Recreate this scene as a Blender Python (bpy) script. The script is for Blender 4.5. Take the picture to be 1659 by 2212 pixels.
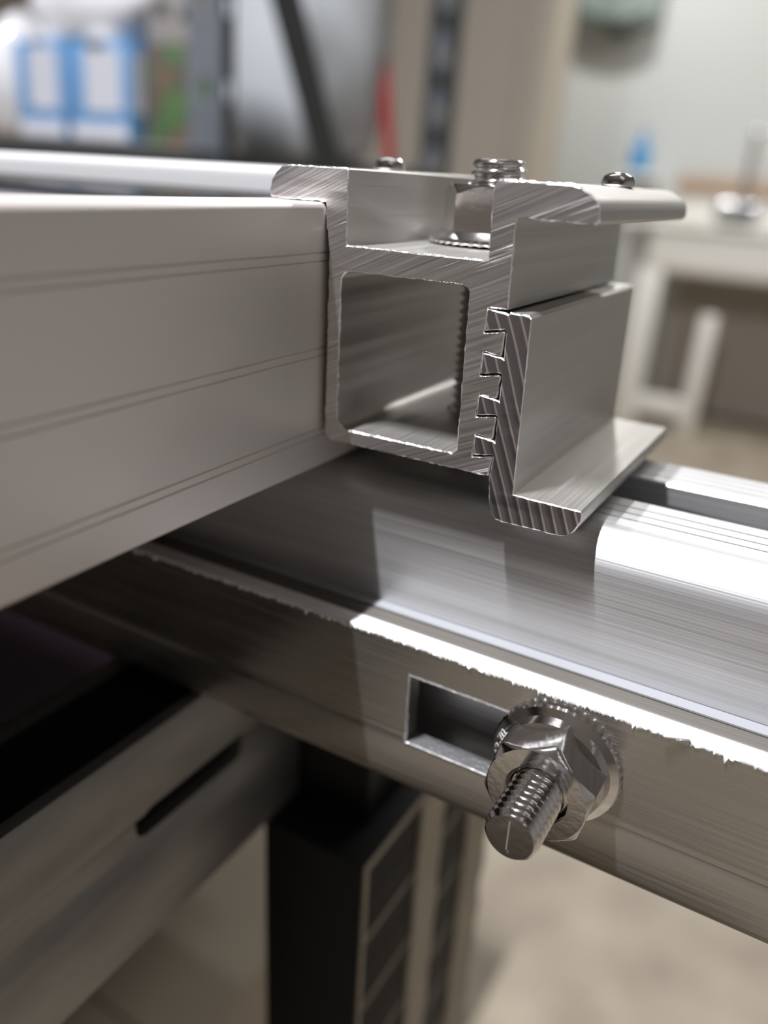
import bpy, bmesh, math, random
from mathutils import Matrix, Vector
from mathutils.geometry import tessellate_polygon

random.seed(7)
for o in list(bpy.data.objects):
    bpy.data.objects.remove(o, do_unlink=True)
SC = bpy.context.scene
COL = SC.collection

# ------------------------------------------------------------------ frames
# The bench assembly (rail, panel, clamp) leans about 1.4 degrees in the room.
# BENCH takes bench axes (x along the rail, y along the clamp, z up) to the room.
BENCH = Matrix(((0.99984017, -0.0001495, -0.01787763, 0),
                (-0.0001495, 0.99986017, -0.01672188, 0),
                (0.01787763, 0.01672188, 0.99970034, 0),
                (0, 0, 0, 1)))
MM = 0.001

# ------------------------------------------------------------------ camera
cam_d = bpy.data.cameras.new('camera')
cam = bpy.data.objects.new('camera', cam_d)
COL.objects.link(cam)
SC.camera = cam
right = Vector((0.8613578, 0.50541634, 0.05115723))
down = Vector((0.2331274, -0.303806, -0.92377136))
fwd = Vector((-0.45134727, 0.80762382, -0.37951207))
cm = Matrix.Identity(4)
for i in range(3):
    cm[i][0], cm[i][1], cm[i][2] = right[i], -down[i], -fwd[i]
cm.translation = Vector((61.53, -90.68, 3.32)) * MM
cam.matrix_world = BENCH @ cm
cam_d.sensor_fit = 'AUTO'
cam_d.sensor_width = 36.0
cam_d.lens = 28.68
cam_d.clip_start = 0.004
cam_d.clip_end = 50
cam_d.dof.use_dof = True
cam_d.dof.focus_distance = 0.0985
cam_d.dof.aperture_fstop = 9.6

# ------------------------------------------------------------------ world, lights, exposure
w = bpy.data.worlds.new('world')
SC.world = w
w.use_nodes = True
w.node_tree.nodes['Background'].inputs[0].default_value = (0.9, 0.95, 1.0, 1)
w.node_tree.nodes['Background'].inputs[1].default_value = 0.15


def area(name, loc, sx, sy, power, color=(1, 1, 1), rot=(0, 0, 0), shape='RECTANGLE'):
    l = bpy.data.lights.new(name, 'AREA')
    l.shape = shape
    l.size, l.size_y = sx, sy
    l.energy = power
    l.color = color
    o = bpy.data.objects.new(name, l)
    COL.objects.link(o)
    o.location = loc
    o.rotation_euler = rot
    return o


area('bench_tube_light', (-0.305, -0.50, 1.60), 0.02, 0.34, 160, (0.97, 0.97, 1.0))
area('sink_ceiling_light', (-0.95, 3.10, 1.66), 0.16, 0.16, 50, (1.0, 0.99, 0.97))
area('room_fill_light', (1.2, -1.2, 1.66), 1.2, 0.6, 2.5, (1.0, 0.98, 0.97))  # added lamp, out of view: weak ambient fill for the room
area('shelf_fill_light', (-0.9, 1.3, 1.66), 1.2, 0.3, 6, (0.96, 0.98, 1.0))  # added lamp, out of view, brightening the shelves
area('sink_front_fill_light', (0.35, 2.45, 1.66), 1.2, 0.3, 48, (1.0, 0.99, 0.98))  # added lamp, out of view, brightening the sink front and far wall
SC.view_settings.view_transform = 'Standard'
SC.view_settings.look = 'None'
SC.view_settings.gamma = 1.0
SC.view_settings.use_curve_mapping = False
SC.view_settings.exposure = -0.95
SC.cycles.max_bounces = 10
SC.cycles.diffuse_bounces = 5
SC.cycles.glossy_bounces = 6
SC.cycles.use_denoising = True
SC.cycles.sample_clamp_indirect = 6.0


# ------------------------------------------------------------------ materials
def pbr(name, color, rough=0.5, metal=0.0, spec=0.5):
    m = bpy.data.materials.new(name)
    m.use_nodes = True
    b = m.node_tree.nodes['Principled BSDF']
    b.inputs['Base Color'].default_value = (*color, 1)
    b.inputs['Roughness'].default_value = rough
    b.inputs['Metallic'].default_value = metal
    b.inputs['Specular IOR Level'].default_value = spec
    return m


def N(m, t, **kw):
    n = m.node_tree.nodes.new(t)
    for k, v in kw.items():
        setattr(n, k, v)
    return n


def L(m, a, b):
    m.node_tree.links.new(a, b)


def streaks(m, scale, rot=(0, 0, 0), detail=3.0, bump=0.2, dist=0.0001, rough=None, col=None, thresh=None):
    """stretched noise in object space: drives bump, roughness and colour"""
    b = m.node_tree.nodes['Principled BSDF']
    tc = N(m, 'ShaderNodeTexCoord')
    r = N(m, 'ShaderNodeMapping')
    r.inputs['Rotation'].default_value = rot
    s = N(m, 'ShaderNodeMapping')
    s.inputs['Scale'].default_value = scale
    L(m, tc.outputs['Object'], r.inputs['Vector'])
    L(m, r.outputs['Vector'], s.inputs['Vector'])
    n = N(m, 'ShaderNodeTexNoise')
    n.inputs['Scale'].default_value = 1.0
    n.inputs['Detail'].default_value = detail
    L(m, s.outputs['Vector'], n.inputs['Vector'])
    out = n.outputs['Fac']
    if thresh:
        rp = N(m, 'ShaderNodeValToRGB')
        rp.color_ramp.elements[0].position = thresh[0]
        rp.color_ramp.elements[1].position = thresh[1]
        L(m, out, rp.inputs['Fac'])
        out = rp.outputs['Color']
    if bump:
        bp = N(m, 'ShaderNodeBump')
        bp.inputs['Strength'].default_value = bump
        bp.inputs['Distance'].default_value = dist
        L(m, out, bp.inputs['Height'])
        old = b.inputs['Normal']
        if old.is_linked:
            L(m, old.links[0].from_socket, bp.inputs['Normal'])
        L(m, bp.outputs['Normal'], b.inputs['Normal'])
    if rough:
        mr = N(m, 'ShaderNodeMapRange')
        mr.inputs['To Min'].default_value, mr.inputs['To Max'].default_value = rough
        mr.inputs['From Min'].default_value, mr.inputs['From Max'].default_value = 0.3, 0.7
        L(m, out, mr.inputs['Value'])
        L(m, mr.outputs['Result'], b.inputs['Roughness'])
    if col:
        rp = N(m, 'ShaderNodeValToRGB')
        rp.color_ramp.elements[0].position, rp.color_ramp.elements[1].position = 0.3, 0.7
        rp.color_ramp.elements[0].color = (*col[0], 1)
        rp.color_ramp.elements[1].color = (*col[1], 1)
        L(m, out, rp.inputs['Fac'])
        L(m, rp.outputs['Color'], b.inputs['Base Color'])
    return m


MAT = {}
MAT['rail'] = streaks(pbr('brushed_mill_aluminium', (0.72, 0.72, 0.73), 0.36, 0.72),
                      (18, 4200, 4200), bump=0.2, dist=0.00006, rough=(0.36, 0.5), col=((0.5, 0.5, 0.505), (0.66, 0.66, 0.675)))
MAT['plate'] = streaks(pbr('brushed_plate_aluminium', (0.68, 0.66, 0.63), 0.3, 0.92),
                       (40, 4000, 4000), bump=0.1, dist=0.00005, rough=(0.22, 0.36), col=((0.44, 0.415, 0.38), (0.53, 0.505, 0.475)))
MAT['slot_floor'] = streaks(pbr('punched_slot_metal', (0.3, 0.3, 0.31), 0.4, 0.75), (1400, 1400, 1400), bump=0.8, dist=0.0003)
MAT['strip'] = streaks(pbr('satin_strip', (0.34, 0.35, 0.37), 0.4, 0.3), (30, 3000, 3000), bump=0.1, dist=0.0001)
MAT['bead'] = streaks(pbr('shaded_seam_grey', (0.13, 0.118, 0.108), 0.5, 0.3), (30, 3000, 3000), bump=0.1, dist=0.0001)  # darker colour stands in for the weakly lit band of the ledge
MAT['burr'] = streaks(pbr('sawn_aluminium_edge', (0.86, 0.86, 0.87), 0.5, 0.35), (1500, 150, 150), bump=0.5, dist=0.0003)
MAT['clamp'] = streaks(pbr('extruded_aluminium', (0.54, 0.525, 0.5), 0.4, 0.97),
                       (3000, 20, 3000), bump=0.06, dist=0.00004, rough=(0.4, 0.52))
MAT['cut'] = streaks(streaks(pbr('sawn_aluminium_face', (0.8, 0.79, 0.78), 0.3, 0.95),
                             (30, 30, 3200), (0, math.radians(24), 0), bump=0.35, dist=0.0001, rough=(0.24, 0.42), detail=4,
                             col=((0.6, 0.58, 0.58), (0.84, 0.83, 0.83))),
                     (22, 22, 800), (0, math.radians(22), 0), bump=0.7, dist=0.0003, thresh=(0.28, 0.36), detail=2)


def ridged(name, dark, light, period, rot):
    """metal face crossed by thin bright parallel saw ridges"""
    m = pbr(name, dark, 0.32, 0.95)
    b = m.node_tree.nodes['Principled BSDF']
    tc = N(m, 'ShaderNodeTexCoord')
    mp = N(m, 'ShaderNodeMapping')
    mp.inputs['Rotation'].default_value = (0, rot, 0)
    wv = N(m, 'ShaderNodeTexWave')
    wv.inputs['Scale'].default_value = 0.314 / period
    wv.inputs['Distortion'].default_value = 2.2
    wv.inputs['Detail'].default_value = 1.0
    wv.inputs['Detail Scale'].default_value = 0.25
    rp = N(m, 'ShaderNodeValToRGB')
    rp.color_ramp.elements[0].position, rp.color_ramp.elements[1].position = 0.86, 0.95
    rp.color_ramp.elements[0].color, rp.color_ramp.elements[1].color = (*dark, 1), (*light, 1)
    bp = N(m, 'ShaderNodeBump')
    bp.inputs['Strength'].default_value = 0.35
    bp.inputs['Distance'].default_value = 0.0002
    L(m, tc.outputs['Object'], mp.inputs['Vector'])
    L(m, mp.outputs['Vector'], wv.inputs['Vector'])
    L(m, wv.outputs['Fac'], rp.inputs['Fac'])
    L(m, rp.outputs['Color'], b.inputs['Base Color'])
    L(m, wv.outputs['Fac'], bp.inputs['Height'])
    L(m, bp.outputs['Normal'], b.inputs['Normal'])
    return m


MAT['cut_b'] = ridged('sawn_bracket_face', (0.36, 0.34, 0.36), (0.95, 0.9, 0.88), 0.0014, math.radians(20.8))
MAT['chamfer'] = streaks(pbr('burred_bright_edge', (0.92, 0.92, 0.93), 0.3, 0.8), (1200, 1200, 1200), bump=0.8, dist=0.0003)
MAT['stainless'] = streaks(pbr('stainless_steel', (0.74, 0.72, 0.71), 0.12, 1.0), (900, 900, 900), bump=0.12, dist=0.0001)
MAT['frame'] = pbr('anodised_frame', (0.74, 0.695, 0.665), 0.42, 0.45)
MAT['bar'] = pbr('white_anodised_bar', (0.8, 0.8, 0.81), 0.4, 0.2)
MAT['glass'] = pbr('dark_panel_glass', (0.01, 0.012, 0.025), 0.05, 0.0, 0.6)
MAT['back'] = pbr('dark_backsheet', (0.012, 0.007, 0.0105), 0.7, 0.0, 0.1)
MAT['strut'] = streaks(pbr('galvanised_steel', (0.3, 0.29, 0.28), 0.42, 0.75), (90, 30, 90), bump=0.05, dist=0.0003,
                       col=((0.2, 0.195, 0.195), (0.34, 0.33, 0.32)))
MAT['black'] = pbr('black_plastic', (0.007, 0.007, 0.008), 0.5, 0.0, 0.3)
MAT['card'] = streaks(pbr('tan_cardboard', (0.4, 0.34, 0.26), 0.8), (6, 6, 6), bump=0, col=((0.38, 0.325, 0.25), (0.42, 0.36, 0.28)))
MAT['tan'] = streaks(pbr('tan_board', (0.42, 0.37, 0.3), 0.7), (60, 60, 60), bump=0, col=((0.36, 0.32, 0.26), (0.46, 0.41, 0.33)))
MAT['wall'] = pbr('white_wall_paint', (0.55, 0.565, 0.555), 0.7)
MAT['side_wall'] = pbr('grey_wall_paint', (0.42, 0.42, 0.41), 0.7)
MAT['beige_wall'] = streaks(pbr('beige_panel', (0.5, 0.45, 0.37), 0.6), (1, 1, 3), bump=0, col=((0.44, 0.395, 0.33), (0.5, 0.45, 0.38)))
MAT['front_wall'] = pbr('dark_taupe_wall', (0.16, 0.14, 0.13), 0.7)
MAT['trim'] = pbr('cream_trim', (0.6, 0.54, 0.44), 0.6)
MAT['ceiling'] = pbr('ceiling_paint', (0.5, 0.5, 0.49), 0.8)
MAT['floor'] = streaks(streaks(pbr('stained_concrete', (0.5, 0.43, 0.34), 0.6), (9, 9, 9), bump=0, detail=5,
                               col=((0.255, 0.215, 0.165), (0.4, 0.345, 0.27))), (60, 60, 60), bump=0.1, dist=0.001)
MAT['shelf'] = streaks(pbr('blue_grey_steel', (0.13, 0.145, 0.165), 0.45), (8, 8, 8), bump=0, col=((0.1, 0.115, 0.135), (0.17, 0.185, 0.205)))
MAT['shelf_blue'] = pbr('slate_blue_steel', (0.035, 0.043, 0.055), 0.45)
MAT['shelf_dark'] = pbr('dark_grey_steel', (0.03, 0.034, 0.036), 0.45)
MAT['carton_blue'] = pbr('carton_blue', (0.12, 0.28, 0.52), 0.45)
MAT['carton_white'] = pbr('carton_white', (0.52, 0.53, 0.58), 0.5)
MAT['bag'] = pbr('white_plastic_bag', (0.66, 0.66, 0.68), 0.15)
MAT['green_print'] = None
MAT['grey_card'] = pbr('grey_card', (0.3, 0.285, 0.27), 0.7)
MAT['ink'] = pbr('dark_print', (0.05, 0.05, 0.05), 0.7)
MAT['bucket'] = pbr('white_pail_plastic', (0.5, 0.53, 0.56), 0.6)
MAT['bucket_beige'] = pbr('dusty_plastic', (0.42, 0.38, 0.32), 0.7)
MAT['red'] = pbr('red_paint', (0.3, 0.015, 0.015), 0.45)
MAT['dispenser'] = streaks(pbr('grey_green_plastic', (0.2, 0.25, 0.23), 0.3), (9, 9, 6), bump=0, col=((0.13, 0.17, 0.155), (0.3, 0.35, 0.33)))
MAT['blue'] = pbr('blue_bottle', (0.05, 0.27, 0.55), 0.3)
MAT['sink'] = pbr('white_sink', (0.86, 0.85, 0.81), 0.3)
MAT['wood'] = streaks(pbr('brown_board', (0.4, 0.27, 0.18), 0.6), (2, 20, 20), bump=0, col=((0.33, 0.22, 0.15), (0.5, 0.37, 0.27)))
MAT['chrome'] = pbr('chrome', (0.8, 0.82, 0.84), 0.12, 1.0)
MAT['grey_board'] = pbr('grey_brown_board', (0.36, 0.32, 0.28), 0.7)


def blotches(name, cols, scale):
    m = pbr(name, cols[0], 0.6)
    b = m.node_tree.nodes['Principled BSDF']
    tc = N(m, 'ShaderNodeTexCoord')
    n = N(m, 'ShaderNodeTexNoise')
    n.inputs['Scale'].default_value = scale
    n.inputs['Detail'].default_value = 1.5
    rp = N(m, 'ShaderNodeValToRGB')
    e = rp.color_ramp.elements
    while len(e) < len(cols):
        e.new(0.5)
    for i, c in enumerate(cols):
        e[i].position = 0.3 + 0.4 * i / (len(cols) - 1)
        e[i].color = (*c, 1)
    L(m, tc.outputs['Object'], n.inputs['Vector'])
    L(m, n.outputs['Fac'], rp.inputs['Fac'])
    L(m, rp.outputs['Color'], b.inputs['Base Color'])
    return m


MAT['green_print'] = blotches('green_printed_card', [(0.1, 0.13, 0.06), (0.06, 0.15, 0.045), (0.08, 0.075, 0.065), (0.16, 0.1, 0.045), (0.08, 0.08, 0.11)], 34)


# ------------------------------------------------------------------ object helpers
def tag(o, label, cat, group=None):
    o['label'] = label
    o['category'] = cat
    if group:
        o['group'] = group
    return o


def struct(o):
    o['kind'] = 'structure'
    return o


def empty(name, loc=(0, 0, 0), bench=True):
    o = bpy.data.objects.new(name, None)
    o.empty_display_size = 0.01
    COL.objects.link(o)
    m = Matrix.Translation(Vector(loc) * MM)
    o.matrix_world = (BENCH @ m) if bench else m
    return o


def link(name, me, mats, parent=None, bench=True, loc=(0, 0, 0), sharp=30, label=None):
    """mesh in mm -> object; a child sits in its parent's frame, a root in the bench or room frame"""
    me.transform(Matrix.Scale(MM, 4))
    o = bpy.data.objects.new(name, me)
    COL.objects.link(o)
    for m in (mats if isinstance(mats, (list, tuple)) else [mats]):
        me.materials.append(m)
    if sharp is not None:
        me.polygons.foreach_set('use_smooth', [True] * len(me.polygons))
        me.set_sharp_from_angle(angle=math.radians(sharp))
    if parent is not None:
        o.parent = parent
        o.location = Vector(loc) * MM
    else:
        t = Matrix.Translation(Vector(loc) * MM)
        o.matrix_world = (BENCH @ t) if bench else t
    if label:
        o['label'] = label
    return o


def pydata(verts, faces, fm=None):
    me = bpy.data.meshes.new('m')
    me.from_pydata([tuple(v) for v in verts], [], faces)
    bm = bmesh.new()
    bm.from_mesh(me)
    bmesh.ops.recalc_face_normals(bm, faces=bm.faces)
    bm.to_mesh(me)
    bm.free()
    if fm:
        me.polygons.foreach_set('material_index', fm)
    me.update()
    return me


def box_me(x0, x1, y0, y1, z0, z1, bev=0.0, seg=2):
    bm = bmesh.new()
    vs = [bm.verts.new((x, y, z)) for x in (x0, x1) for y in (y0, y1) for z in (z0, z1)]
    for f in ((0, 1, 3, 2), (4, 6, 7, 5), (0, 4, 5, 1), (2, 3, 7, 6), (0, 2, 6, 4), (1, 5, 7, 3)):
        bm.faces.new([vs[i] for i in f])
    if bev:
        bmesh.ops.bevel(bm, geom=list(bm.edges), offset=bev, segments=seg, profile=0.5, affect='EDGES')
    bmesh.ops.recalc_face_normals(bm, faces=bm.faces)
    me = bpy.data.meshes.new('m')
    bm.to_mesh(me)
    bm.free()
    return me


def P3(axis, u, v, t):
    """profile point (u,v): axis y -> (u,t,v); axis x -> (t,u,v)"""
    return (u, t, v) if axis == 'y' else (t, u, v)


def extrude(loops, axis, t0, t1):
    """loops: outer polygon then holes, extruded from t0 to t1 with triangulated caps"""
    verts, faces = [], []
    n = sum(len(l) for l in loops)
    for t in (t0, t1):
        for lp in loops:
            verts += [P3(axis, u, v, t) for u, v in lp]
    k = 0
    for lp in loops:
        m = len(lp)
        for i in range(m):
            a, b = k + i, k + (i + 1) % m
            faces.append((a, b, b + n, a + n))
        k += m
    tri = tessellate_polygon([[Vector((u, v, 0)) for u, v in lp] for lp in loops])
    faces += [tuple(t) for t in tri] + [tuple(i + n for i in reversed(t)) for t in tri]
    return pydata(verts, faces)


def arc(cu, cv, r, a0, a1, n=8):
    return [(cu + r * math.cos(math.radians(a0 + (a1 - a0) * i / n)), cv + r * math.sin(math.radians(a0 + (a1 - a0) * i / n))) for i in range(n + 1)]


def area2(p):
    return 0.5 * sum(p[i][0] * p[(i + 1) % len(p)][1] - p[(i + 1) % len(p)][0] * p[i][1] for i in range(len(p)))


def resample(p, step):
    out = []
    for i in range(len(p)):
        a, b = p[i], p[(i + 1) % len(p)]
        d = math.dist(a, b)
        k = max(1, round(d / step))
        out += [(a[0] + (b[0] - a[0]) * j / k, a[1] + (b[1] - a[1]) * j / k) for j in range(k)]
    return out


def inset(p, d):
    """move each vertex inwards by d (outer loop counter-clockwise)"""
    n = len(p)
    out = []
    for i in range(n):
        a, b, c = Vector(p[i - 1]), Vector(p[i]), Vector(p[(i + 1) % n])
        e1, e2 = (b - a).normalized(), (c - b).normalized()
        n1, n2 = Vector((-e1.y, e1.x)), Vector((-e2.y, e2.x))
        m = n1 + n2
        m = m / max(0.4, m.dot(n1)) if m.length > 1e-6 else n1
        q = b + m * d
        out.append((q.x, q.y))
    return out


def sawn(loops, t0, t1, ch=0.14, jit=0.07, step=0.55):
    """extrusion along y whose front end is saw cut: a ragged bright burr runs round the cut"""
    res = []
    for k, lp in enumerate(loops):
        if (area2(lp) > 0) != (k == 0):
            lp = lp[::-1]
        res.append(resample(lp, step))
    verts, faces, fm = [], [], []
    n = sum(len(l) for l in res)
    front = [[(q[0] + random.uniform(-jit, jit) * .4, q[1] + random.uniform(-jit, jit) * .4) for q in inset(lp, ch)] for lp in res]
    for lp in front:
        verts += [(u, t0 + random.uniform(-.01, .01), v) for u, v in lp]
    for lp in res:
        verts += [(u + random.uniform(-jit, jit), t0 + ch * random.uniform(.3, 1.5), v + random.uniform(-jit, jit)) for u, v in lp]
    for lp in res:
        verts += [(u, t0 + ch * 2.5, v) for u, v in lp]
    for lp in res:
        verts += [(u, t1, v) for u, v in lp]
    for ring in range(3):
        k = ring * n
        for lp in res:
            m = len(lp)
            for i in range(m):
                a, b = k + i, k + (i + 1) % m
                faces.append((a, b, b + n, a + n))
                fm.append((2, 0, 0)[ring])
            k += m
    tri = tessellate_polygon([[Vector((u, v, 0)) for u, v in lp] for lp in front])
    faces += [tuple(t) for t in tri]
    fm += [1] * len(tri)
    tri = tessellate_polygon([[Vector((u, v, 0)) for u, v in lp] for lp in res])
    faces += [tuple(i + 3 * n for i in t) for t in tri]
    fm += [0] * len(tri)
    return pydata(verts, faces, fm)


def cut(o, cutters):
    """boolean difference, baked into the mesh"""
    for me in cutters:
        me.transform(Matrix.Scale(MM, 4))
        c = bpy.data.objects.new('cutter', me)
        COL.objects.link(c)
        c.matrix_world = o.matrix_world if o.parent is None else o.parent.matrix_world @ Matrix.Translation(o.location)
        md = o.modifiers.new('b', 'BOOLEAN')
        md.operation = 'DIFFERENCE'
        md.solver = 'EXACT'
        md.object = c
        bpy.context.view_layer.update()
        dg = bpy.context.evaluated_depsgraph_get()
        new = bpy.data.meshes.new_from_object(o.evaluated_get(dg))
        o.modifiers.clear()
        old = o.data
        o.data = new
        bpy.data.meshes.remove(old)
        bpy.data.objects.remove(c, do_unlink=True)
        bpy.data.meshes.remove(me)
    o.data.set_sharp_from_angle(angle=math.radians(30))


def lathe(prof, seg=32, axis='z', c=(0, 0, 0), closed=True):
    """prof: (radius, height) pairs from one end to the other"""
    verts, faces = [], []
    for r, h in prof:
        for i in range(seg):
            a = 2 * math.pi * i / seg
            verts.append((r * math.cos(a), r * math.sin(a), h))
    for j in range(len(prof) - 1):
        for i in range(seg):
            a, b = j * seg + i, j * seg + (i + 1) % seg
            faces.append((a, b, b + seg, a + seg))
    if closed:
        faces.append(tuple(range(seg)))
        k = (len(prof) - 1) * seg
        faces.append(tuple(k + i for i in range(seg)))
    me = pydata(orient(verts, axis, c), faces)
    return me


def orient(vs, axis, c):
    out = []
    for x, y, z in vs:
        if axis == 'z':
            q = (x, y, z)
        elif axis == '-y':                      # height runs towards -y (towards the viewer)
            q = (x, -z, y)
        elif axis == 'y':
            q = (x, z, -y)
        else:
            q = (z, x, y)
        out.append((q[0] + c[0], q[1] + c[1], q[2] + c[2]))
    return out


def threaded(r, pitch, depth, h0, h1, axis, c, seg=40, per=8, tip=0.6):
    """helical thread with a chamfered tip at h1"""
    n = int((h1 - h0) / pitch * per)
    prof = []
    verts, faces = [], []
    for j in range(n + 1):
        h = h0 + (h1 - h0) * j / n
        for i in range(seg):
            a = 2 * math.pi * i / seg
            ph = (h / pitch - i / seg) % 1.0
            tri = abs(2 * ph - 1)
            rr = r - depth * (1 - min(1, max(0, (tri - .08) / .8)))
            if h > h1 - tip:
                rr = min(rr, r - (h - (h1 - tip)) * .95)
            verts.append((rr * math.cos(a), rr * math.sin(a), h))
    for j in range(n):
        for i in range(seg):
            a, b = j * seg + i, j * seg + (i + 1) % seg
            faces.append((a, b, b + seg, a + seg))
    faces.append(tuple(range(seg)))
    k = n * seg
    faces.append(tuple(k + i for i in range(seg)))
    return pydata(orient(verts, axis, c), faces)


def hexnut(af, h0, h1, rot, axis, c, bore=0.0, seg=96):
    """hexagonal nut with turned chamfer at h1 and a countersunk bore"""
    R = af / 2
    rows = []
    hs = [h0] + [h0 + (h1 - h0) * t for t in (.4, .8, .83, .86, .89, .92, .95, .975, 1.0)]
    verts, faces = [], []
    for h in hs:
        lim = R * 1.155 - max(0, (h - (h1 - (h1 - h0) * .17))) * 1.0
        for i in range(seg):
            a = 2 * math.pi * i / seg
            q = ((a - rot + math.pi / 6) % (math.pi / 3)) - math.pi / 6
            rr = min(R / math.cos(q), lim)
            verts.append((rr * math.cos(a), rr * math.sin(a), h))
    for rr, h in ((bore * 1.18, h1), (bore, h1 - bore * .18), (bore, h0)):
        for i in range(seg):
            a = 2 * math.pi * i / seg
            verts.append((rr * math.cos(a), rr * math.sin(a), h))
    nr = len(hs) + 3
    for j in range(nr):
        for i in range(seg):
            a, b = j * seg + i, j * seg + (i + 1) % seg
            k = (j + 1) % nr
            faces.append((a, b, k * seg + (i + 1) % seg, k * seg + i))
    return pydata(orient(verts, axis, c), faces)


def flange_me(r_out, r_in, h, axis, c, teeth=44, seg=176, bore=0):
    verts, faces = [], []
    prof = [(bore, 0), (r_out - .9, 0), (r_out - .05, .28), (r_out, .6), (r_out - .25, 1.0), (r_out - 1.2, 1.45), (r_in, h), (bore, h)]
    for k, (r, z) in enumerate(prof):
        for i in range(seg):
            a = 2 * math.pi * i / seg
            s = 0.18 if k in (1, 2) else (0.1 if k == 3 else 0)
            saw = (i % (seg // teeth)) / (seg // teeth)
            rr = r - s * (1 if saw < .5 else 0)
            verts.append((rr * math.cos(a), rr * math.sin(a), z + (0.12 if (k in (1, 2) and saw < .5) else 0)))
    for j in range(len(prof)):
        k = (j + 1) % len(prof)
        for i in range(seg):
            a, b = j * seg + i, j * seg + (i + 1) % seg
            faces.append((a, b, k * seg + (i + 1) % seg, k * seg + i))
    return pydata(orient(verts, axis, c), faces)


# ================================================================== THE ROOM (room frame, mm)
FL = -900.0
CE = 1700.0
struct(link('floor', box_me(-3600, 2600, -2600, 4100, FL - 60, FL), MAT['floor'], bench=False))
struct(link('ceiling', box_me(-3600, 2600, -2600, 4100, CE, CE + 60), MAT['ceiling'], bench=False))
struct(link('wall_back', box_me(-3600, 2600, 3960, 4060, FL, CE), MAT['wall'], bench=False))
struct(link('wall_left', box_me(-3700, -3600, -2600, 4060, FL, CE), MAT['side_wall'], bench=False))
struct(link('wall_right', box_me(2600, 2700, -2600, 4060, FL, CE), MAT['side_wall'], bench=False))
struct(link('wall_front', box_me(-3600, 2600, -2700, -2600, FL, CE), MAT['front_wall'], bench=False))
struct(link('wall_partition', box_me(-3600, -830, 2205, 2300, FL, CE), MAT['beige_wall'], bench=False))
struct(link('trim_1', box_me(-832, -792, 2190, 2312, FL, CE, 3), MAT['trim'], bench=False))
struct(link('trim_2', box_me(-905, -893, 2194, 2205, FL, CE, 2), MAT['beige_wall'], bench=False))

# ================================================================== SOLAR PANEL (bench frame, mm)
panel = tag(empty('solar_panel', (0, 0, 0)), 'framed solar panel with silver grooved edge held under the clamp', 'solar panel')
FB = -35.1


def frame_profile():
    """outer face at u=0 with three pairs of fine grooves; lip on top; return flange below"""
    p = [(-11, -0.05), (-0.9, 0.0)] + arc(-0.9, -0.9, 0.9, 90, 0, 6)
    for zc in (-6.55, -18.7, -29.85):
        for dz in (0.52, -0.52):
            z = zc + dz
            p += [(0, z + .16), (-0.2, z + .04), (-0.2, z - .04), (0, z - .16)]
    p += [(0, FB + .5), (-.5, FB), (-24, FB), (-24, FB + 1.6), (-1.8, FB + 1.6), (-1.8, -6.6), (-11, -6.6), (-11, -5.2), (-1.8, -5.2), (-1.8, -1.6), (-11, -1.6)]
    return p


fp = frame_profile()
link('frame_side', extrude([fp], 'y', -820, 140), MAT['frame'], panel)
link('frame_end', extrude([[(140 + u, v) for u, v in fp]], 'x', -990, -2.2), MAT['frame'], panel)
link('glass', box_me(-992, -2.4, -810, 137.5, -5.0, -1.8), MAT['glass'], panel)
link('backsheet', box_me(-992, -2.4, -810, 137.5, -5.18, -5.02), MAT['back'], panel)

bar = link('flat_bar', extrude([arc(46, 2.6, 1.5, 0, 90, 4) + arc(29.4, 2.6, 1.5, 90, 180, 6) + [(27.9, 0.0), (47.5, 0.0)]], 'x', -900, -11.5), MAT['bar'])
tag(bar, 'long pale aluminium bar lying across the panel glass behind the clamp', 'metal bar')

# ================================================================== MOUNTING RAIL
RT = -36.4


def rail_profile():
    g = []
    for yc in (11.4, 13.6, 15.9):
        g.append([(yc + .17, RT), (yc + .12, RT - .4), (yc - .12, RT - .4), (yc - .17, RT)])
    half = [(19.0, RT - 3.2), (19.0, RT - .3), (18.7, RT)]
    for q in reversed(g):
        half += q
    half += arc(10.0, RT - 6.5, 6.5, 90, 180, 14)
    half += [(3.5, -57.0), (3.5, -80.2)]
    mir = [(48 - y, z) for y, z in reversed(half)]
    p = half + mir
    p += [(29, RT - 3.2), (36, RT - 3.2), (36, RT - 15), (12, RT - 15), (12, RT - 3.2)]
    # remove duplicate join point
    out = []
    for q in p:
        if not out or math.dist(q, out[-1]) > 1e-4:
            out.append(q)
    if math.dist(out[0], out[-1]) < 1e-4:
        out.pop()
    return out


rail = empty('mounting_rail')
tag(rail, 'brushed aluminium rail with a top slot running under panel and clamp', 'rail')
link('rail_body', extrude([rail_profile()], 'x', -640, 330), MAT['rail'], rail)

# bolted-on side plate with a ragged saw-cut top edge
plate = empty('slotted_side_plate')
tag(plate, 'long aluminium side plate with a rectangular slot and ragged sawn top edge', 'metal plate')
YF = -4.7
pp = [(3.45, -55.15), (1.35, -55.15), (1.3, -55.9), (-1.75, -55.9), (-1.8, -55.1), (-4.1, -55.1)]
pp += [(YF, -55.3), (YF, -69.6), (YF + .12, -69.72), (YF + .07, -70.75), (YF + .2, -70.85), (YF, -72.0)]
pp += [(YF, -77.6)] + arc(YF + 2.8, -77.6, 2.8, 180, 270, 8) + [(3.45, -80.4), (3.45, -77.6), (-1.7, -77.6), (-1.7, -57.8), (3.45, -57.8)]
pb = link('plate_body', extrude([pp], 'x', -640, 330), MAT['plate'], plate)
cut(pb, [box_me(19.1, 46, -8, -1, -71.35, -60.2)])
bead = [(1.15, -55.88), (1.15, -55.2), (.9, -55.0), (.1, -54.93), (-.6, -54.98), (-.7, -55.12), (-.8, -55.0), (-1.5, -55.04), (-1.65, -55.2), (-1.65, -55.88)]
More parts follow.
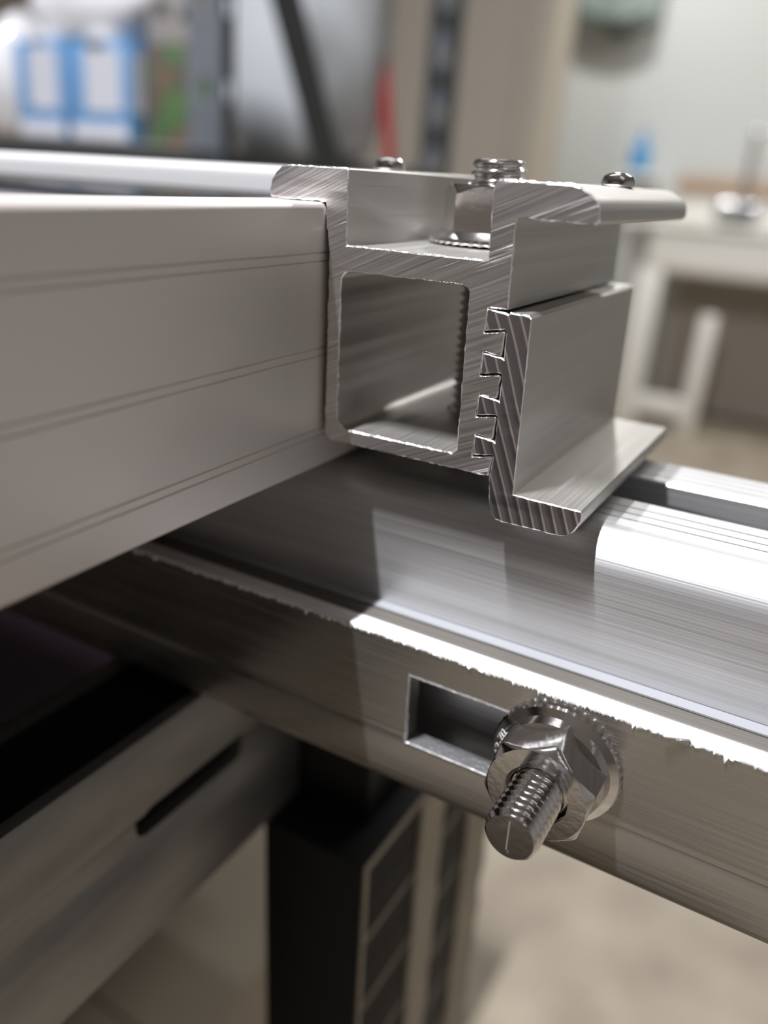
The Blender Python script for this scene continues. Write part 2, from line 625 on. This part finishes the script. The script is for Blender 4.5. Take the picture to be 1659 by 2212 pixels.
link('seam_shade_band', extrude([bead], 'x', -640, 330), MAT['bead'], plate, label='raised band along the seam, painted grey for its shade')  # added part whose dark tone paints the dimmer band of the ledge
link('seam_strip', box_me(-640, 330, 1.45, 3.42, -55.14, -54.98), MAT['strip'], plate, label='bright strip beside the rail wall')
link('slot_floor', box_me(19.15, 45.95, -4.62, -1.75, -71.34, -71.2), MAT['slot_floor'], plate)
# ragged burr strip along the sawn edge
vs, fs = [], []
nseg = 1500
for i in range(nseg + 1):
    x = -140 + 300 * i / nseg
    a = random.uniform(-1, 1)
    b = math.sin(x * 1.7) * .5 + math.sin(x * .63 + 1) * .5
    fr = .1 + .34 * abs(a) ** 1.5 + .10 * b
    if random.random() < .02:
        fr += .35
    vs += [(x, -1.85, -55.05), (x, -3.2, -54.98 + .03 * a), (x, -4.45 - .3 * fr, -55.0 + .06 * random.uniform(-1, 1)),
           (x + .1 * a, YF - fr * .55, -55.18 - fr), (x, YF + .02, -55.5 - fr * 1.2)]
for i in range(nseg):
    for k in range(4):
        a = i * 5 + k
        fs.append((a, a + 1, a + 6, a + 5))
link('sawn_edge', pydata(vs, fs), MAT['burr'], plate, sharp=60, label='bright ragged burr along the saw-cut top edge')
sl = box_me(-1.5, 1.5, -.22, .22, -.16, .16, .12)
sl.transform(Matrix.Translation((54.2, -5.25, -54.85)) @ Matrix.Rotation(math.radians(-7), 4, 'Y') @ Matrix.Rotation(math.radians(14), 4, 'Z'))
link('metal_sliver', sl, MAT['burr'], plate)

# short burr line round the slot mouth
vs, fs = [], []
lp = resample([(19.1, -60.2), (46, -60.2), (46, -71.35), (19.1, -71.35)], .35)
n = len(lp)
for k in range(3):
    for (x, z) in lp:
        s = random.uniform(.0, .16)
        cxm, czm = (.18 if x < 20 else 0), (-.18 if z > -60.5 else (.18 if z < -71 else 0))
        if k == 0:
            vs.append((x - cxm * 1.2 - (s if cxm else 0), YF - .01, z - czm * 1.2 + (s if czm < 0 else -s if czm > 0 else 0)))
        elif k == 1:
            vs.append((x, YF - .05 - s * .8, z))
        else:
            vs.append((x + cxm * .4, YF + .25, z + czm * .4))
for k in range(2):
    for i in range(n):
        a, b = k * n + i, k * n + (i + 1) % n
        fs.append((a, b, b + n, a + n))
link('slot_burr', pydata(vs, fs), MAT['chamfer'], plate, sharp=60)

# ================================================================== END CLAMP
clamp = empty('end_clamp')
tag(clamp, 'silver aluminium end clamp with square hollow and saw-marked front face', 'clamp')
outer = [(-8.75, 0.9), (-8.75, 1.2), (-8.45, 2.25), (-7.75, 3.3), (-6.9, 3.95), (-5.7, 4.18), (3.1, 4.12), (3.3, 3.9), (3.35, -4.85), (22.7, -4.95),
         (22.5, 2.7), (22.75, 3.35), (23.3, 3.75), (31.6, 3.62), (32.6, 3.4), (33.8, 2.75), (34.6, 2.1), (35.0, 1.3), (35.05, 0.1), (34.6, -.3),
         (25.85, -.22), (25.65, -.6), (25.8, -10.2), (23.4, -10.2)]
pit = 5.14
for k in range(4):
    z = -13.0 - pit * k
    outer += [(23.08, z - .1), (23.12, z - .18), (25.6, z + .32), (25.78, z + .2), (25.56, z - 2.5), (25.35, z - 2.72), (23.3, z - 2.4)]
outer = outer[:-3] + [(25.5, -30.6), (25.3, -30.8), (1.6, -30.75), (.65, -29.8), (.72, -12), (.75, -6.3), (.12, -1.9), (.06, 0.05), (-8.3, 0.18), (-8.6, .35)]
hole = arc(4.1, -9.4, 1.4, 90, 180, 5) + arc(4.4, -27.1, 1.7, 180, 270, 5) + [(20.2, -28.75), (20.85, -28.2)] + arc(19.7, -9.0, 1.0, 0, 90, 4)
hole = [(u, v) for u, v in hole]
cb = link('clamp_body', sawn([outer, hole], 0, 44), [MAT['clamp'], MAT['cut'], MAT['chamfer']], clamp, sharp=25)
cut(cb, [lathe([(4.35, -33), (4.35, -1)], 40, 'z', (13.6, 22, 0))])

# L-bracket whose teeth lock into the clamp
bracket = empty('toothed_bracket')
tag(bracket, 'toothed L-shaped aluminium bracket hooked into the clamp above the rail', 'bracket')
g = .13
br = [(28.4, -10.5), (28.85, -10.85), (29.12, -32.35), (37.75, -32.42), (38.0, -32.7), (38.0, -33.7), (37.3, -35.25), (36.6, -35.9), (35.6, -36.2),
      (29.6, -36.32), (28.0, -36.3), (27.1, -36.15), (26.5, -35.6), (26.2, -34.9), (25.95, -33.3), (25.68, -31.0)]
teeth = []
for k in range(4):
    z = -13.0 - pit * k                      # tooth of the bracket fills the recess above z
    top = -10.2 if k == 0 else -13.0 - pit * (k - 1) - 2.4
    teeth.append([(25.95, top - .5 - (0 if k else .0)), (25.7, top - .38), (23.45, top - .12), (23.22, top - .35), (23.2, z + .08), (25.7, z + .52), (25.93, z + .3)])
br2 = list(br)
for t in reversed(teeth):
    br2 += list(reversed(t))
br2 += [(26.05, -10.62), (26.2, -10.48)]
link('bracket_body', sawn([br2], -.12, 45.2, ch=.12, jit=.05), [MAT['clamp'], MAT['cut_b'], MAT['chamfer']], bracket, sharp=25)

# clamp bolt with flanged nut in the channel
cbolt = empty('clamp_bolt', (13.6, 22, 0))
tag(cbolt, 'upright stainless bolt with flanged hex nut inside the clamp channel', 'bolt')
link('threaded_stud', threaded(3.85, 1.25, .62, -41.0, 6.25, 'z', (0, 0, 0), tip=.5), MAT['stainless'], cbolt, sharp=50)
nut = link('hex_nut', hexnut(13.0, -3.2, 3.0, math.radians(-22), 'z', (0, 0, 0), 3.9), MAT['stainless'], cbolt)
link('flange', flange_me(9.1, 7.2, 1.9, 'z', (0, 0, -4.9), bore=3.9), MAT['stainless'], nut)
link('slide_nut', box_me(-8, 8, -5.5, 5.5, -45.5, -39.7, .8), MAT['stainless'], cbolt)


def screw(x, y, z, r, h, lab):
    s = empty('pan_head_screw', (x, y, z))
    tag(s, lab, 'screw', 'screws in the clamp flanges')
    prof = [(r * .92, 0), (r, .3), (r * .98, h * .45), (r * .86, h * .75), (r * .62, h * .93), (r * .34, h), (r * .3, h - .35), (.05, h - .4)]
    link('screw_head', lathe(prof, 32, 'z'), MAT['stainless'], s)
    return s


screw(-3.8, 22, 4.12, 2.35, 1.9, 'small round screw head on the left ledge of the clamp')
screw(30.3, 22, 3.62, 2.2, 1.75, 'small round screw head on the right lip of the clamp')

# ================================================================== BOLT AND NUT ON THE SIDE PLATE
BX, BZ = 40.8, -64.7
sb = empty('flange_nut_bolt', (BX, YF, BZ))
tag(sb, 'stainless flange nut on a threaded bolt through the plate slot', 'bolt')
link('threaded_shank', threaded(3.35, 1.12, .5, -4.0, 15.8, '-y', (0, 0, 0), seg=56, tip=.5), MAT['stainless'], sb, sharp=50)
cut(sb.children[0], [box_me(-.3, .1, -16.5, -15.55, -2.3, 2.3)])
nut2 = link('hex_nut', hexnut(12.7, 1.2, 7.7, math.radians(108), '-y', (0, 0, 0), 3.4), MAT['stainless'], sb)
link('flange', flange_me(8.5, 6.9, 2.6, '-y', (0, -.05, 0), bore=3.4), MAT['stainless'], nut2)

# stamped grade marking on the left of the flange
txt = bpy.data.curves.new('mark', 'FONT')
txt.body = 'A2-70'
txt.size = 1.9
txt.extrude = .08
txt.align_x = 'CENTER'
to = bpy.data.objects.new('mark', txt)
COL.objects.link(to)
bpy.context.view_layer.update()
tm = bpy.data.meshes.new_from_object(to.evaluated_get(bpy.context.evaluated_depsgraph_get()))
bpy.data.objects.remove(to, do_unlink=True)
for v in tm.vertices:                            # wrap the line of text round the flange shoulder
    a = math.radians(172) - v.co.x / 7.9
    rr = 6.75 + v.co.y * .8
    hgt = 2.25 - (rr - 7.0) * .62 + v.co.z + .08
    v.co = (rr * math.cos(a), -hgt, rr * math.sin(a))
link('stamped_mark', tm, MAT['chamfer'], nut2)

# ================================================================== STRUT UNDER THE RAIL
strut = empty('strut_channel')
tag(strut, 'galvanised steel strut channel with dark slot crossing under the rail', 'strut')
SX = -20.8
sp = [(SX - 1.6, -80.5), (SX - .5, -80.7), (SX, -81.8), (SX, -95.0), (SX - .9, -95.6), (SX - 1.6, -97), (SX - 1.6, -102.5), (SX - .4, -104.6), (SX, -106),
      (SX, -121.5), (SX - .8, -122.3), (SX - 20.7, -122.3), (SX - 21.5, -121.5), (SX - 21.5, -80.5), (SX - 19.5, -80.5), (SX - 19.5, -119.8), (SX - 2.6 - 1.6, -119.8), (SX - 4.2, -83), (SX - 2.6, -80.5)]
so = link('channel_body', extrude([sp], 'y', -420, 25.2), MAT['strut'], strut)
slots = []
for y0 in (-18.5, -78, -138, -198, -258):
    slots.append(box_me(SX - 9, SX + 4, y0, y0 + 27, -101.2, -94.4, 2.2, 3))
cut(so, slots)
link('channel_shade_block', box_me(SX - 19.4, SX - 4.3, -419, 24.6, -119.7, -82.5), MAT['black'], strut, label='added black block painting the dark inside of the channel')  # black block stands in for the shade inside the open channel

# ================================================================== BLACK UPRIGHT POST
post = empty('ribbed_post')
tag(post, 'black upright post under the rail with tan bands and thin ribs', 'post')
PX = 2.7
FLB = -905.0
link('post_body', box_me(PX - 24.9, PX, 15.2, 82.0, FLB, -122.4, .4), MAT['black'], post)
link('head_block', box_me(PX - 52, PX - 6, 25.5, 80, -123.2, -84, .2), MAT['black'], post)
link('edge_strip', box_me(PX - .25, PX + .3, 14.95, 15.95, -420, -122.2), MAT['tan'], post, label='thin tan strip along the corner')
link('edge_strip', box_me(PX - .4, PX + .3, 15.2, 60, -122.9, -122.1), MAT['tan'], post, label='thin tan strip along the top edge')
for k in range(14):
    z = -132.2 - 10.2 * k
    t = .32 if k % 2 else .16
    link('rib', box_me(PX, PX + (.45 if k % 2 else .2), 16, 81, z - t, z + t), MAT['tan'] if k % 2 else MAT['black'], post)


def wavy(y0, y1, amp, x1):
    pts = []
    n = 90
    lft, rgt = [], []
    for i in range(n + 1):
        z = -123 - 300 * i / n
        lft.append((y0 + .5 * amp * math.sin(i * .7), z))
        rgt.append((y1 + amp * (math.sin(i * 1.25) + .5 * math.sin(i * .53 + 1)), z))
    return extrude_x([*lft, *reversed(rgt)], PX - .1, x1)


def extrude_x(poly, x0, x1):
    return extrude([poly], 'x', x0, x1)


link('tan_band', wavy(38, 50, .35, PX + .9), MAT['tan'], post, label='tan vertical band')
link('tan_band', wavy(67, 83.2, .95, PX + .9), MAT['tan'], post, label='tan vertical band with a wavy edge')

# ================================================================== SECOND PANEL BELOW, IN THE DARK
low = empty('lower_panel', (0, 0, 0))
tag(low, 'dark panel stored flat below the strut in the shade', 'solar panel')
link('glass', box_me(-900, -205, -700, 320, -330, -326), MAT['back'], low)
link('frame', box_me(-905, -200, -705, 325, -345, -330.5), MAT['black'], low)

# ================================================================== CARDBOARD BOX ON THE FLOOR
cbx = empty('cardboard_box', (-300, 420, FL), bench=False)
tag(cbx, 'large plain tan cardboard box standing on the shaded floor under the panel', 'box')
link('box_body', box_me(-260, 144, -640, 60, 0.5, 447, 2), MAT['card'], cbx)
link('box_flap', box_me(-259, 143.5, -639, -291, 447, 450), MAT['card'], cbx)
link('box_flap', box_me(-259, 143.5, -289, 59, 447, 450), MAT['card'], cbx)

# ================================================================== SHELVING UNIT (room frame)
shelf = empty('shelving_unit', bench=False)
tag(shelf, 'blue-grey steel shelving unit with perforated posts behind the panel', 'shelving')
SXR, SYF, SYR = -452.0, 505.0, 950.0


def post_flange(u0, u1, z0, z1, pitch, hw, hh, zoff):
    """flat strip with a row of rounded holes: outer rectangle plus hole loops, profile (u,v)"""
    holes = []
    z = z0 + zoff
    uc = u0 + (u1 - u0) * (0.42 if u1 - u0 > 50 else 0.5)
    while z < z1 - pitch * .5:
        holes.append([(uc + hw * math.cos(a * math.pi / 8), z + hh * math.sin(a * math.pi / 8)) for a in range(16)][::-1])
        z += pitch
    return [[(u0, z0), (u1, z0), (u1, z1), (u0, z1)]] + holes


for (yc, s, ph) in ((SYF, 1, 20), (SYR, -1, 46)):
    # front (x-z) flange and end (y-z) flange of each angle post
    fr = extrude(post_flange(SXR - 38, SXR, FL, 420, 63, 6, 10, ph), 'y', yc - 1, yc + 1)
    link('post', fr, MAT['shelf'], shelf, bench=False)
    y0, y1 = (yc, yc + 15) if s > 0 else (yc - 84, yc)
    en = extrude(post_flange(y0, y1, FL, 420, 63, 19 if s < 0 else 5, 23 if s < 0 else 9, ph), 'x', SXR - 1, SXR + 1)
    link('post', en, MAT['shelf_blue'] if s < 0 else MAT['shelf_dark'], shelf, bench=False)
link('beam', box_me(-1500, SXR - 2, SYF - 2, SYF + 2, -28, 17), MAT['shelf_dark'], shelf, bench=False)
link('beam', box_me(SXR - 4, SXR + 2, SYF + 1, SYR - 1, -28, 18), MAT['shelf_dark'], shelf, bench=False)
link('shelf_board', box_me(-1500, SXR - 5, SYF + 4, SYR - 2, 9, 19), MAT['grey_board'], shelf, bench=False)
# flat diagonal brace of the end frame
me = box_me(-21, 21, -1.5, 1.5, -260, 260)
me.transform(Matrix.Translation((SXR - 6, 586, 170)) @ Matrix.Rotation(math.radians(0), 4, 'Z') @ Matrix.Rotation(math.radians(90), 4, 'Z') @ Matrix.Rotation(math.radians(-31), 4, 'Y'))
link('brace', me, MAT['shelf_dark'], shelf, bench=False)


def carton(x0, x1, y0, y1, z0, z1, lab):
    c = empty('carton', ((x0 + x1) / 2, (y0 + y1) / 2, z0), bench=False)
    tag(c, lab, 'carton', 'blue and white cartons on the shelf')
    w, d, h = (x1 - x0) / 2, (y1 - y0) / 2, z1 - z0
    link('carton_body', box_me(-w, w, -d, d, 0, h, 1.5), MAT['carton_blue'], c)
    link('label_panel', box_me(-w * .42, w * .78, -d - .6, -d, h * .3, h * .93), MAT['carton_white'], c)
    link('label_panel', box_me(-w * .92, w * .92, -d - .6, -d, h * .02, h * .17), MAT['carton_white'], c)
    link('side_label', box_me(w, w + .6, -d * .6, d * .6, h * .3, h * .9), MAT['carton_white'], c)
    link('cap', lathe([(w * .45, 0), (w * .45, 6), (w * .4, 8)], 24, 'z', (0, 0, h)), MAT['carton_white'], c)
    return c


ZS = 20
carton(-752, -682, 533, 558, ZS, 108, 'blue and white carton on the shelf, further from the post')
carton(-674, -592, 533, 558, ZS, 106, 'blue and white carton on the shelf, nearer the post')


def blob(name, cx_, cy_, cz_, rx, ry, rz, mat, lab, cat, seed, amp):
    bm = bmesh.new()
    bmesh.ops.create_icosphere(bm, subdivisions=4, radius=1)
    rnd = random.Random(seed)
    dirs = [(Vector((rnd.uniform(-1, 1), rnd.uniform(-1, 1), rnd.uniform(-1, 1))).normalized(), rnd.uniform(3, 7), rnd.uniform(0, 6)) for _ in range(7)]
    for v in bm.verts:
        s = 1 + amp * sum(math.sin(v.co.dot(d) * f + p) for d, f, p in dirs) / 4
        c = v.co * s
        v.co = (c.x * rx, c.y * ry, max(c.z, -.7) * rz)
    me = bpy.data.meshes.new('m')
    bm.to_mesh(me)
    bm.free()
    o = link(name, me, mat, bench=False, loc=(cx_, cy_, cz_), sharp=None)
    o.data.polygons.foreach_set('use_smooth', [True] * len(o.data.polygons))
    return tag(o, lab, cat)


blob('plastic_bag', -665, 572, 138, 88, 40, 42, MAT['bag'], 'crumpled glossy white plastic bag lying on top of the blue cartons', 'bag', 3, .16)
blob('plastic_bag', -800, 575, 73, 38, 45, 70, MAT['bag'], 'white plastic bag standing at the left end of the cartons', 'bag', 5, .1)

gb = empty('printed_box', (-553, 572, ZS), bench=False)
tag(gb, 'green and brown printed box on the shelf beside the steel post', 'box')
link('box_body', box_me(-34, 34, -15, 15, 0, 86, 1.5), MAT['green_print'], gb)
tb = empty('grey_carton', (-553, 572, ZS + 86), bench=False)
tag(tb, 'plain grey carton with dark print stacked on the green box', 'box')
link('carton_body', box_me(-35, 35, -16, 16, .2, 120, 1.5), MAT['grey_card'], tb)
link('printed_mark', box_me(-24, -8, -16.5, -15.9, 24, 36), MAT['ink'], tb)
link('printed_mark', box_me(6, 17, -16.5, -15.9, 20, 30), MAT['ink'], tb)

# white pail seen through the end frame
pail = empty('white_pail', (-592, 812, ZS), bench=False)
tag(pail, 'large pale plastic pail with rounded base on the shelf behind the brace', 'pail')
link('pail_body', lathe([(10, 0), (62, 0), (80, 6), (92, 22), (100, 55), (105, 130), (108, 300)], 48, 'z'), MAT['bucket'], pail)
link('rim', lathe([(108, 296), (114, 296), (114, 312), (108, 312)], 48, 'z'), MAT['bucket'], pail)

# red handle leaning
rd = bpy.data.meshes.new('m')
me = lathe([(6, 0), (6.5, 4), (6.5, 112), (5, 120), (2, 124)], 20, 'z')
me.transform(Matrix.Translation((-478, 840, 21)) @ Matrix.Rotation(math.radians(-9), 4, 'Y'))
tag(link('red_handle', me, MAT['red'], bench=False), 'slim red tool handle standing on the shelf beside the rear post', 'handle')

# ================================================================== SINK AREA (room frame)
sink = empty('utility_sink', (-420, 3700, FL), bench=False)
tag(sink, 'white utility sink on thick white legs against the far wall', 'sink')
SK = (-420, 3700, FL)


def sk(name, me, mat, par=None, label=None):
    me.transform(Matrix.Translation(Vector(SK) * -1))
    return link(name, me, mat, par or sink, label=label)


sk('basin', box_me(-775, 60, 3500, 3950, -255, -72, 22, 4), MAT['sink'])
sk('rim', box_me(-900, 75, 3485, 3955, -84, -66, 6), MAT['sink'])
sk('leg', box_me(-790, -690, 3500, 3570, FL, -240, 8), MAT['sink'])
sk('leg', box_me(-505, -440, 3500, 3560, FL, -400, 8), MAT['sink'])
sk('leg', box_me(-60, 10, 3500, 3570, FL, -240, 8), MAT['sink'])
sk('lower_bar', box_me(-692, -503, 3505, 3560, -840, -765, 6), MAT['sink'])
sk('undersink_shade_panel', box_me(-690, 10, 3900, 3940, -880, -250), MAT['grey_board'])  # added panel, grey-brown to paint the shade on the wall under the sink
bs = empty('backsplash', (-350, 3958, -60), bench=False)
tag(bs, 'white backsplash topped by a brown wooden board behind the sink', 'backsplash')
link('splash_panel', box_me(-430, 425, -22, 0, 0, 122, 4), MAT['sink'], bs)
link('ledge_board', box_me(-435, 425, -50, 0, 122.5, 188, 4), MAT['wood'], bs, label='brown wooden board along the top')

fau = empty('faucet', (-480, 3640, -66), bench=False)
tag(fau, 'chrome faucet with tall pipe standing on the white sink', 'faucet')
link('faucet_body', box_me(-80, 92, -40, 40, 20, 105, 14, 4), MAT['chrome'], fau)
link('faucet_foot', box_me(-60, 74, -36, 36, 0, 22, 3), MAT['shelf_dark'], fau)
link('pipe', lathe([(14, 0), (14, 210), (17, 216), (17, 250), (12, 262)], 24, 'z', (12, 20, 104)), MAT['chrome'], fau)

tag(link('wall_ledge', box_me(-1030, -880, 3820, 3960, 108, 128, 4), MAT['sink'], bench=False), 'small white ledge on the wall under the blue bottle', 'ledge')
bo = empty('blue_bottle', (-962, 3880, 128), bench=False)
tag(bo, 'bright blue bottle with a narrow neck on the wall ledge', 'bottle')
link('bottle_body', lathe([(36, 0), (40, 5), (40, 85), (34, 108), (16, 128), (14, 138)], 28, 'z'), MAT['blue'], bo)
link('cap', lathe([(16, 138), (16, 152), (9, 156), (7, 178), (4, 182)], 20, 'z'), MAT['carton_blue'], bo)

# wall dispenser with a rounded lower end
disp = empty('wall_dispenser', (-1155, 3960, 690), bench=False)
tag(disp, 'grey-green rounded dispenser mounted high on the white wall', 'dispenser')
prof = [(-172, 300), (-172, 60)] + [(172 * math.cos(math.radians(180 + a)) * 1.0, 60 + 60 * math.sin(math.radians(180 + a))) for a in range(0, 181, 12)] + [(172, 300)]
dp = [prof[0], prof[1]] + prof[3:-2] + [prof[-2], prof[-1]]
link('dispenser_body', extrude([dp], 'y', -130, 0), MAT['dispenser'], disp)
link('front_cover', extrude([[(u * .86, v * .9 + 22) for u, v in dp]], 'y', -146, -130), MAT['dispenser'], disp)
link('nozzle', box_me(-40, 40, -120, -60, -22, 4, 6), MAT['shelf_dark'], disp)
